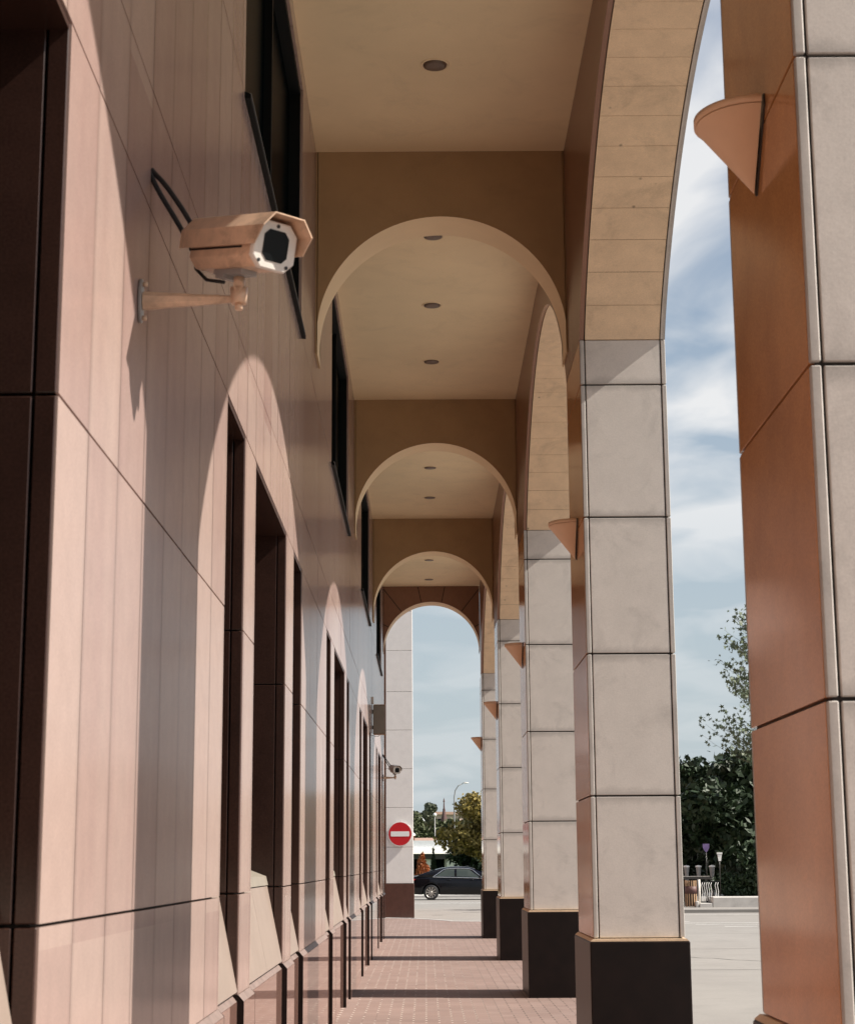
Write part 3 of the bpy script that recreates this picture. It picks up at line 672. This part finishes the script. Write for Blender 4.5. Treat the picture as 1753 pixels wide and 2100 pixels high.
# ------------------------------------------------------------------ car
def car():
    t = thing('sedan_car', 'black sedan car with alloy wheels on the road beyond the arcade', 'car', (-.83, 80, ROAD))
    def lerp(tab, x):
        for (a, va), (b, vb) in zip(tab[:-1], tab[1:]):
            if a <= x <= b:
                u = (x-a)/(b-a); return va+(vb-va)*u
        return tab[0][1] if x < tab[0][0] else tab[-1][1]
    belt = [(0, .93), (.08, .99), (.5, 1.03), (1.0, 1.0), (2, .97), (3.4, .93), (3.7, .93), (4.2, .86), (4.65, .74), (4.87, .55)]
    halfw = [(0, .72), (.1, .80), (.4, .88), (1, .92), (3.6, .92), (4.3, .88), (4.7, .76), (4.87, .60)]
    low = [(0, .42), (.15, .30), (.5, .24), (4.3, .20), (4.7, .22), (4.87, .35)]
    WH = (1.07, 3.90); R = .335
    xs = sorted(set([round(v, 3) for v in list(np.arange(0, 4.88, .12))+[4.87]+[w_+d for w_ in WH for d in np.linspace(-.385, .385, 23)]]))
    rings = []
    for x in xs:
        hw = lerp(halfw, x); zt = lerp(belt, x); zb = lerp(low, x)
        zl = zb
        for w_ in WH:
            d = abs(x-w_)
            if d < .385: zl = max(zl, R+math.sqrt(max(0, .385**2-d*d)))
        half = [(0, zb+.02), (hw*.55, zb+.02), (hw*.72, max(zb, zl-.002)), (hw*.97, zl), (hw*1.0, max(zl+.02, .45)), (hw*1.0, max(zl+.03, .62)), (hw*.975, max(zl+.04, zt-.09)), (hw*.93, zt-.01), (hw*.8, zt+.012), (0, zt+.03)]
        rings.append([(x, -p[0], p[1]) for p in half]+[(x, p[0], p[1]) for p in half[-2:0:-1]])
    bm_ = loft(rings); bm_.sm = [True]*len(bm_.sm); body = bm_.build('body', 'paint', t)
    roof = [(.42, 1.03), (.75, 1.15), (1.1, 1.275), (1.5, 1.375), (1.9, 1.43), (2.3, 1.45), (2.7, 1.43), (3.05, 1.34), (3.4, 1.18), (3.85, .95)]
    rr = []
    for x, z in roof:
        zb = lerp(belt, x)-.01; k = max(0, (z-zb)); hb = .86; ht = .86-.30*k/.46-.02
        ht = max(.56, ht)
        half = [(0, zb), (hb, zb), (hb-(hb-ht)*.55, zb+k*.6), (ht+.02, zb+k*.92), (ht-.08, z-.005), (0, z+.015)]
        rr.append([(x, -p[0], p[1]) for p in half]+[(x, p[0], p[1]) for p in half[-2:0:-1]])
    cb = loft(rr); cb.sm = [True]*len(cb.sm); cb.build('cabin', 'paint', t)
    # side glass: quads lying just outside the cabin side; near side is -Y
    def side(x, zf):   # point on cabin side at fraction of height
        z = lerp(roof, x); zb = lerp(belt, x)-.01; k = z-zb; ht = max(.56, .86-.30*k/.46-.02)
        if zf < .6: u = zf/.6; w_ = .86-(.86-ht)*.55*u
        else: u = (zf-.6)/.32; w_ = (.86-(.86-ht)*.55)*(1-u)+(ht+.02)*u
        return w_, zb+k*zf
    for sgn in (-1, 1):
        for x0, x1, nm in ((1.30, 2.10, 'rear_window'), (2.20, 3.20, 'front_window')):
            g_ = MB(); n_ = 12; lo = []; mi = []; hi = []
            for i in range(n_+1):
                x = x0+(x1-x0)*i/n_
                fr = .78
                if nm == 'rear_window': fr = min(.78, .16+.7*(max(0, x-x0)/.5)**.8) if x < x0+.5 else .78
                else: fr = min(.78, .16+.7*(max(0, x1-x)/.5)**.9) if x > x1-.5 else .78
                for lst, ff in ((lo, .12), (mi, min(.6, (.12+fr)/2 if fr < .6 else .6)), (hi, fr)):
                    w0, z0 = side(x, ff); lst.append((x, sgn*(w0+.012), z0))
            k_ = n_+1
            g_.add(lo+mi+hi, [(q*k_+i, q*k_+i+1, (q+1)*k_+i+1, (q+1)*k_+i) for q in range(2) for i in range(n_)]); g_.build(nm, 'carglass', t)
        tr = []; top = []
        for i in range(25):
            x = 1.16+(3.4-1.16)*i/24; w0, z0 = side(x, .03); tr.append((x, sgn*(w0+.008), z0))
            fr = .84
            if x < 1.66: fr = .03+.81*(max(0,x-1.16)/.5)**.8
            if x > 2.9: fr = .03+.81*(max(0,3.4-x)/.5)**.9
            w1, z1 = side(x, fr); top.append((x, sgn*(w1+.008), z1))
        MB().tube(tr, .02, 6).tube(top, .02, 6).build('window_trim', 'chrome', t)
        mr = MB(); mr.lathe([(.001, -.07), (.07, -.06), (.09, 0), (.06, .06), (.001, .07)], 12).xf(Matrix.Translation((3.22, sgn*.98, 1.0)) @ Matrix.Diagonal((.7, 1.1, 1, 1)))
        mr.build('side_mirror', 'paint', t)
        MB().add([(.02, sgn*.74, .80), (.30, sgn*.905, .84), (.40, sgn*.918, .90), (.25, sgn*.895, .93), (.03, sgn*.77, .93)], [(0, 1, 2, 3, 4)]).build('taillight', 'taillight', t)
        MB().add([(4.35, sgn*.885, .70), (4.75, sgn*.73, .62), (4.77, sgn*.71, .68), (4.45, sgn*.86, .79)], [(0, 1, 2, 3)]).build('headlight', 'chrome', t)
        for xx in (1.75, 2.75): MB().tube([(xx, sgn*.93, .86), (xx+.2, sgn*.935, .865)], .014, 6).build('door_handle', 'paint', t)
    MB().add([(.5, -.7, 1.075), (.5, .7, 1.075), (1.25, .58, 1.335), (1.25, -.58, 1.335)], [(0, 1, 2, 3)]).build('rear_windscreen', 'glass', t)
    MB().add([(3.75, -.72, 1.025), (3.75, .72, 1.025), (3.03, .58, 1.372), (3.03, -.58, 1.372)], [(0, 1, 2, 3)]).build('windscreen', 'glass', t)
    for w_ in WH:
        for sgn in (-1, 1):
            mt = Matrix.Translation((w_, sgn*.82, R)) @ Matrix.Rotation(-sgn*math.pi/2, 4, 'X')
            wheel = MB().lathe([(.22, -.1), (.31, -.1), (.335, -.07), (.335, .07), (.31, .1), (.235, .105)], 36).xf(mt.copy())
            wt = wheel.build('wheel', 'black', t)
            rim = MB().lathe([(.235, .1), (.225, .095), (.215, .06)], 36)
            for k in range(10):
                a = 2*math.pi*k/10; dx_, dy_ = math.cos(a), math.sin(a); px_, py_ = -dy_, dx_
                rim.add([(dx_*.03+px_*.02, dy_*.03+py_*.02, .085), (dx_*.03-px_*.02, dy_*.03-py_*.02, .085), (dx_*.222-px_*.024, dy_*.222-py_*.024, .09), (dx_*.222+px_*.024, dy_*.222+py_*.024, .09)], [(0, 1, 2, 3)])
            rim.lathe([(.05, .08), (.045, .095), (.0005, .098)], 16)
            rim.xf(mt).build('rim', 'alloy', wt)
            MB().lathe([(.0005, .04), (.21, .04)], 24, smooth=False).xf(mt).build('brake_disc', 'black', wt)
    MB().tube([(2.75, 0, 1.43), (2.60, 0, 1.50)], [.03, .008], 6).build('antenna', 'paint', t)
    return t
car()

# ------------------------------------------------------------------ vegetation
def leaves(clumps, n, size, mat, name, parent, flat=.5, seed=1, pointy=False):
    """clumps: (cx,cy,cz,rx,ry,rz) ellipsoids; leaves scattered mostly near their shells"""
    r = np.random.default_rng(seed); cl = np.array(clumps, float)
    vol = (cl[:, 3]*cl[:, 4]*cl[:, 5])**(2/3); pick = r.choice(len(cl), n, p=vol/vol.sum())
    d = r.normal(size=(n, 3)); d /= np.linalg.norm(d, axis=1)[:, None]
    rad = r.uniform(.15, 1, n)**.45 * r.uniform(.8, 1.12, n)
    c = cl[pick, :3]+d*cl[pick, 3:]*rad[:, None]
    s = size*r.uniform(.55, 1.35, n)
    a = r.normal(size=(n, 3)); a /= np.linalg.norm(a, axis=1)[:, None]
    b = np.cross(a, r.normal(size=(n, 3))); b /= np.linalg.norm(b, axis=1)[:, None]
    v = np.empty((n, 4, 3)); v[:, 0] = c-a*s[:, None]; v[:, 1] = c+b*(s*flat)[:, None]; v[:, 2] = c+a*s[:, None]; v[:, 3] = c-b*(s*flat)[:, None]
    me = bpy.data.meshes.new(name); me.vertices.add(n*4); me.vertices.foreach_set('co', v.ravel())
    me.loops.add(n*4); me.loops.foreach_set('vertex_index', np.arange(n*4)); me.polygons.add(n)
    me.polygons.foreach_set('loop_start', np.arange(n)*4); me.update(calc_edges=True); me.validate()
    me.materials.append(M[mat]); o = bpy.data.objects.new(name, me); COL.objects.link(o)
    if parent: o.parent = parent
    return o
def clumps_in(rx, ry, rz, k, cz, seed, s=.38):
    r = random.Random(seed); out = []
    while len(out) < k:
        x, y, z = (r.uniform(-1, 1) for _ in range(3))
        if x*x+y*y+z*z > .95: continue
        q = s*r.uniform(.6, 1.15); out.append((x*rx*.78, y*ry*.78, cz+z*rz*.78, q*rx, q*ry, q*rz*.85))
    return out
def tree(loc, rx, ry, rz, zc, n, size, mat, label, kind='broadleaf_tree', k=16, seed=1, th=.14, group=None, cat='tree', s=.38):
    t = thing(kind, label, cat, loc, 0, group); cl = clumps_in(rx, ry, rz, k, zc, seed, s)
    r = random.Random(seed+5); b = MB()
    top = zc
    b.tube([(0, 0, -.1), (.05*rx*.3, 0, top*.4), (-.04*rx, .03, top*.8), (0, 0, top)], [th, th*.8, th*.6, th*.35], 8)
    for c in cl[:10]:
        z0 = top*r.uniform(.35, .85); p = Vector((0, 0, z0)); q = Vector(c[:3]); m_ = (p+q)/2+Vector((0, 0, -.1*rz))
        b.tube([p, m_, q], [th*.45, th*.3, th*.1], 6)
    b.build('trunk', 'bark', t)
    leaves(cl, n, size, mat, 'crown', t, .5, seed)
    return t
# right hand grove, beyond the corner pavement
T = ROAD+.1
tree((11.2, 63, T), 2.6, 2.2, 2.3, 3.0, 16000, .16, 'leafdark', 'dark bushy tree in the right gap, its top level with the pillar joint', seed=3, k=26, group='dark trees in the right hand gap')
tree((13.6, 66, T), 3.4, 2.6, 2.8, 3.6, 16000, .16, 'leafdark', 'dark tree behind and right of the front dark tree', seed=4, k=26, group='dark trees in the right hand gap')
tree((9.6, 67, T), 2.5, 2.6, 2.7, 3.0, 16000, .15, 'leafdark', 'dark tree at the left of the right hand gap, behind the wooden bin', seed=5, k=24, group='dark trees in the right hand gap')
tree((12.3, 72, T), 3.8, 2.2, 2.4, 2.6, 12000, .2, 'leafdark', 'low dark tree at the back of the right hand gap', seed=6, k=20, group='dark trees in the right hand gap')
bsh = thing('shrub', 'dark low hedge of leaves behind the white planter', 'shrub', (11.6, 60.9, T))
leaves(clumps_in(2.0, .7, 1.0, 14, 1.0, 8), 9000, .09, 'leafdark', 'foliage', bsh, seed=9)
MB().tube([(0, 0, 0), (.1, 0, .9)], .05, 6).build('stem', 'bark', bsh)
# sparse tall maple with arching twigs
mp_ = thing('maple_tree', 'tall sparse maple with pale leaves on arching twigs against the sky', 'tree', (12.6, 61, T))
def maple():
    r = random.Random(21); b = MB(); b.tube([(0, 0, 0), (.1, 0, 3), (0, .1, 6), (-.3, 0, 9.5)], [.16, .13, .09, .04], 8)
    lv = []
    for i in range(74):
        z0 = r.uniform(4.4, 9.2); a = r.uniform(math.pi*.70, math.pi*1.3) if r.random() < .8 else r.uniform(0, 2*math.pi)
        L_ = (3.3-.25*(z0-4.5))*r.uniform(.6, 1.0); p = Vector((-.03*z0, 0, z0)); pts_ = [p]; d = Vector((math.cos(a), math.sin(a)*.7, .15))
        for s_ in range(7):
            d = (d+Vector((r.uniform(-.1, .1), r.uniform(-.1, .1), .09))).normalized(); p = p+d*L_/7; pts_.append(p)
            if s_ >= 1:
                for _ in range(4): lv.append(p+Vector((r.gauss(0, .12), r.gauss(0, .12), r.gauss(0, .12))))
        b.tube(pts_, [.016-.0018*k for k in range(8)], 4)
    b.build('trunk', 'bark', mp_)
    # star shaped leaves
    m = MB()
    for p in lv:
        s_ = r.uniform(.06, .12); ax = Vector((r.gauss(0, 1), r.gauss(0, 1), r.gauss(0, 1))).normalized(); u = ax.orthogonal().normalized(); v = ax.cross(u); ph = r.uniform(0, 6.28)
        star = []
        for k in range(10):
            rr_ = s_*(1 if k % 2 == 0 else .42); a = ph+k*math.pi/5; star.append(p+u*rr_*math.cos(a)+v*rr_*math.sin(a))
        m.add(star, [tuple(range(10))])
    m.build('crown', 'leafpale', mp_)
maple()
# centre background
tree((4.3, 96, T), 3.4, 2.6, 2.55, 3.05, 22000, .14, 'leafolive', 'big golden olive tree behind the black car', seed=11, k=30)
tree((3.6, 101, T), 3.2, 2.2, 1.9, 2.0, 9000, .16, 'leafdark', 'dark low tree under the golden olive tree', seed=12, k=18)
tree((2.4, 150, T), 2.4, 2.5, 2.0, 3.7, 12000, .2, 'leafgreen', 'mid green tree left of the golden olive tree', seed=13, k=16, group='trees beyond the white pavilion')
tree((-.5, 150, T), 2.6, 2.5, 2.1, 3.9, 14000, .2, 'leafgreen', 'mid green tree beyond the tiled roof, beside the pale column', seed=14, k=16, group='trees beyond the white pavilion')
tree((0.3, 205, T), 1.6, 1.6, 1.5, 6.9, 7000, .2, 'leaffar', 'hazy round tree top on the skyline left of the dark spire', seed=15, k=14, th=.2)
tree((-9, 150, T), 5, 3, 3, 4, 9000, .3, 'leafgreen', 'broad green tree hidden behind the pale column', seed=16, k=16)
tree((12, 120, T), 6, 4, 3.5, 4.5, 14000, .3, 'leafgreen', 'broad green tree behind the pillars', seed=17, k=18)
tree((24, 90, T), 6, 4, 4, 5, 14000, .3, 'leafdark', 'broad dark tree far right behind the nearest pillar', seed=18, k=18)
ob = thing('orange_shrub', 'rust orange shrub behind the rear of the black car', 'shrub', (-.14, 95, T))
leaves([(-.15, 0, .5, .45, .4, .55), (.15, 0, .45, .38, .4, .5), (0, 0, 1.0, .38, .35, .55), (-.08, 0, 1.45, .26, .25, .45), (.2, 0, 1.1, .2, .2, .4), (-.02, 0, 1.8, .12, .12, .32)], 7000, .055, 'leaforange', 'foliage', ob, .4, 31)
MB().tube([(0, 0, -.05), (0, 0, 1.2)], [.05, .02], 6).build('stem', 'bark', ob)
cy = thing('cypress_tree', 'slim dark pointed cypress right of the orange shrub', 'tree', (.42, 96, T))
leaves([(0, 0, .45, .24, .24, .5), (0, 0, 1.0, .2, .2, .5), (0, 0, 1.5, .14, .14, .45), (0, 0, 2.0, .07, .07, .36)], 4500, .05, 'leafcypress', 'crown', cy, .35, 32)
MB().tube([(0, 0, -.05), (0, 0, 1.6)], [.05, .02], 6).build('trunk', 'bark', cy)
b2 = thing('shrub', 'small yellow green bush at the foot of the cypress', 'shrub', (.78, 94, T))
leaves([(0, 0, .55, .25, .2, .5), (.25, 0, .4, .2, .2, .4)], 1500, .05, 'leafgreen', 'foliage', b2, .4, 33); MB().tube([(0, 0, -.05), (0, 0, .5)], .03, 6).build('stem', 'bark', b2)
b3 = thing('hedge', 'dark clipped hedge along the lawn behind the car', 'hedge', (0, 91.5, T))
leaves([(x, 0, .45, .8, .35, .5) for x in np.arange(-14, -1.0, .7)]+[(x, 0, .4, .6, .35, .45) for x in np.arange(2.2, 14, .7)], 14000, .08, 'leafdark', 'foliage', b3, .4, 34)

# white pavilion
pv_ = thing('white_pavilion', 'low white pavilion with a flat roof edge behind the trees', 'building', (0, 112, T), .5)
MB().box(-12, 11, -.2, 6, 2.08, 2.48).build('roof_edge', 'white', pv_); MB().box(-11.8, 10.8, .3, 6, 1.75, 2.079).build('eaves', 'bronze', pv_)
m = MB()
for a in np.arange(-11.5, 11, 1.9): m.box(a, a+.9, .5, 6, -.1, 1.75)
m.build('wall', 'white', pv_)
m = MB()
for a in np.arange(-11.5, 10, 1.9): m.box(a+.9, a+1.9, .8, .9, -.1, 1.75)
m.build('window', 'glass', pv_)
MB().box(-12, 11, .0, .1, 2.481, 2.9).build('glazed_parapet', 'roofgrey', pv_)
k = thing('tiled_house', 'low house with a terracotta roof and a brick chimney behind the pavilion', 'house', (-1.2, 130, T))
MB().box(-4, 2.2, 0, 5, 0, 2.6).build('wall', 'pinkwall', k)
rf = MB().prism([(-.4, 2.58), (2.5, 3.35), (5.4, 2.58)], 0, -4.3, 2.0).build('roof', 'roof', k)
ch = MB().box(.0, .42, .2, .6, 2.6, 3.5).build('chimney', 'brickred', rf)
MB().lathe([(.3, 0), (.28, .08), (.15, .2), (.001, .24)], 16, c=(.21, .4, 3.5)).build('chimney_cap', 'white', ch)
dm = thing('domed_building', 'building with a pale low domed roof left of the hazy tree', 'building', (-2.3, 200, T))
MB().box(-3, 2.0, 0, 5, 0, 6.2).build('wall', 'pinkwall', dm); MB().lathe([(2.3, 6.2), (2.0, 6.6), (1.2, 7.0), (.001, 7.2)], 24, c=(0, 2, 0)).build('roof', 'roofgrey', dm)
pk = thing('apartment_building', 'pale pink building on the skyline right of the dark spire', 'building', (6, 262, T), .4)
MB().box(-5.3, 8, 0, 8, 0, 8.5).build('wall', 'pinkwall', pk); MB().box(-5.5, 8.2, -.3, 8.3, 8.501, 8.9).build('roof', 'roof', pk)
for q in range(9):
    for zz in (5.3, 7.0): MB().box(-4.7+q*1.4, -3.9+q*1.4, -.05, .02, zz, zz+.9).build('window', 'glass', pk)
sp = thing('spire_tower', 'dark red pointed spire tower on the skyline', 'tower', (2.0, 190, T))
MB().prism([(-.75, -.75), (.75, -.75), (.75, .75), (-.75, .75)], 2, 0, 4.6).build('shaft', 'brickred', sp)
MB().lathe([(.75, 4.6), (.42, 5.6), (.22, 6.6), (.14, 7.0), (.14, 7.2), (.09, 7.2), (.05, 7.9), (.11, 7.95), (.001, 8.4)], 8, smooth=False).build('spire', 'spire', sp)
# street lamp and globe lamp
sl = thing('street_lamp', 'tall thin street lamp with a curved arm above the far trees', 'street lamp', (2.12, 130, T))
MB().tube([(0, 0, 0), (0, 0, 3), (.0, 0, 6.2), (.08, 0, 6.7), (.3, 0, 7.05), (.65, 0, 7.22)], [.07, .06, .045, .04, .035, .03], 8).build('pole', 'steel', sl)
MB().lathe([(.001, -.05), (.09, -.03), (.10, .02), (.001, .06)], 12).xf(Matrix.Translation((.85, 0, 7.26)) @ Matrix.Diagonal((2.2, 1, 1, 1))).build('lamp_head', 'whitemetal', sl)
gl_ = thing('globe_lamp', 'small white globe lamp among the mid green trees', 'street lamp', (.75, 140, T))
MB().tube([(0, 0, 0), (0, 0, 5.1)], .035, 8).build('pole', 'steel', gl_); MB().lathe([(.001, 5.08), (.1, 5.12), (.15, 5.23), (.1, 5.34), (.001, 5.38)], 16).build('globe', 'white', gl_)

# ------------------------------------------------------------------ small things in the right gap
p1 = tag(MB().box(0, 2.2, 0, 1.0, -.05, .34).build('planter', 'concrete', None, .03), 'long white concrete planter block in the right gap', 'planter'); p1.location = (9.5, 59.6, T)
p2 = tag(MB().box(0, .42, 0, .5, -.05, .14).box(-.02, -.12, .02, .4, -.05, .2).build('concrete_step', 'concrete', None, .02), 'small low white concrete block left of the long planter', 'block'); p2.location = (9.07, 59.6, T)
bn = thing('litter_bin', 'wooden slatted litter bin with a brown band under the dark counter', 'litter bin', (8.85, 60, T+.02))
m = MB()
for q in range(14):
    a = 2*math.pi*q/14; m.box(-.02, .02, -.008, .008, 0, .85); m.v[-8:] = [tuple(Matrix.Rotation(a, 3, 'Z') @ Vector((p[0], p[1]+.19, p[2]))) for p in m.v[-8:]]
m.build('slats', 'wood', bn); MB().lathe([(.18, .42), (.205, .42), (.205, .66), (.18, .66)], 24).build('band', 'spire', bn)
MB().lathe([(.001, .02), (.17, .02), (.17, .8)], 20).build('liner', 'black', bn)
MB().tube([(.27, -.05, 0), (.27, -.05, .88)], .045, 10).build('post', 'whitemetal', bn)
ct = thing('dark_counter', 'dark flat counter top above the bin and the iron railing', 'table', (9.1, 60.3, T))
MB().box(-.6, .42, -.25, .25, .90, 1.0).build('counter_top', 'bronze', ct, .01); MB().box(-.55, .4, -.24, -.22, 1.0, 1.012).build('edge_strip', 'whitemetal', ct)
for xx in (.3, -.5): MB().box(xx, xx+.06, -.05, .05, 0, .9).build('leg', 'bronze', ct)
rl = thing('iron_railing', 'white wrought iron railing of wavy bars below the counter', 'railing', (9.2, 59.95, T))
m = MB()
for q in range(8):
    if q == 5: continue
    x = .02+q*.075
    m.tube([(x+.02, 0, .8), (x-.015, 0, .72), (x+.02, 0, .5), (x-.01, 0, .32), (x+.015, 0, .2)], .011, 5)
m.build('wavy_bars', 'white', rl); MB().box(-.02, .62, -.01, .01, .14, .16).box(-.02, .62, -.01, .01, .83, .85).build('rail', 'black', rl)
ur = None
for xx, lb in ((8.95, 'leftmost grey urn post with a pale cap behind the counter'), (9.36, 'middle grey urn post with a pale cap behind the counter'), (9.82, 'rightmost urn post with a pale cap, half lost in the dark leaves')):
    if ur is None:
        ur = thing('urn_post', lb, 'post', (xx, 61.5, T), 0, 'urn posts behind the counter')
        MB().lathe([(.06, 0), (.06, 1.0), (.07, 1.1), (.09, 1.3)], 14).build('stem', 'steel', ur); MB().lathe([(.1, 1.3), (.11, 1.32), (.1, 1.35), (.001, 1.37)], 14).build('cap', 'white', ur)
    else: dup(ur, (xx, 61.5, T), lb)
ps = thing('shield_sign', 'small purple shield shaped sign on a thin post in front of the dark trees', 'sign', (9.5, 60.6, T))
MB().tube([(0, 0, 0), (0, 0, 1.95)], .012, 6).build('post', 'bronze', ps); MB().prism([(-.11, 2.08), (.11, 2.08), (.11, 1.95), (.05, 1.84), (0, 1.79), (-.05, 1.84), (-.11, 1.95)], 1, -.03, -.012).build('shield', 'purple', ps)
lt = thing('white_lantern', 'small white lantern hanging in front of the dark trees', 'lantern', (9.95, 60.6, T))
MB().tube([(0, .05, 0), (0, .05, 1.8)], .015, 6).build('post', 'bronze', lt); MB().box(-.09, .09, -.05, .05, 1.73, 1.79).build('cap', 'white', lt)
MB().prism([(-.07, 1.72), (.07, 1.72), (.04, 1.5), (-.04, 1.5)], 1, -.04, .04).build('lantern_body', 'white', lt)
hs = thing('pale_house', 'pale house glimpsed through the dark trees on the right', 'house', (19.5, 84, T))
MB().box(-5, 6, 0, 6, 0, 4.9).build('wall', 'concrete', hs); MB().prism([(-.5, 4.9), (3, 6.3), (6.5, 4.9)], 0, -5.3, 6.3).build('roof', 'roofgrey', hs)
for q in range(5): MB().box(-4.3+q*2, -3.4+q*2, -.04, .02, 2.4, 3.9).build('window', 'glass', hs)
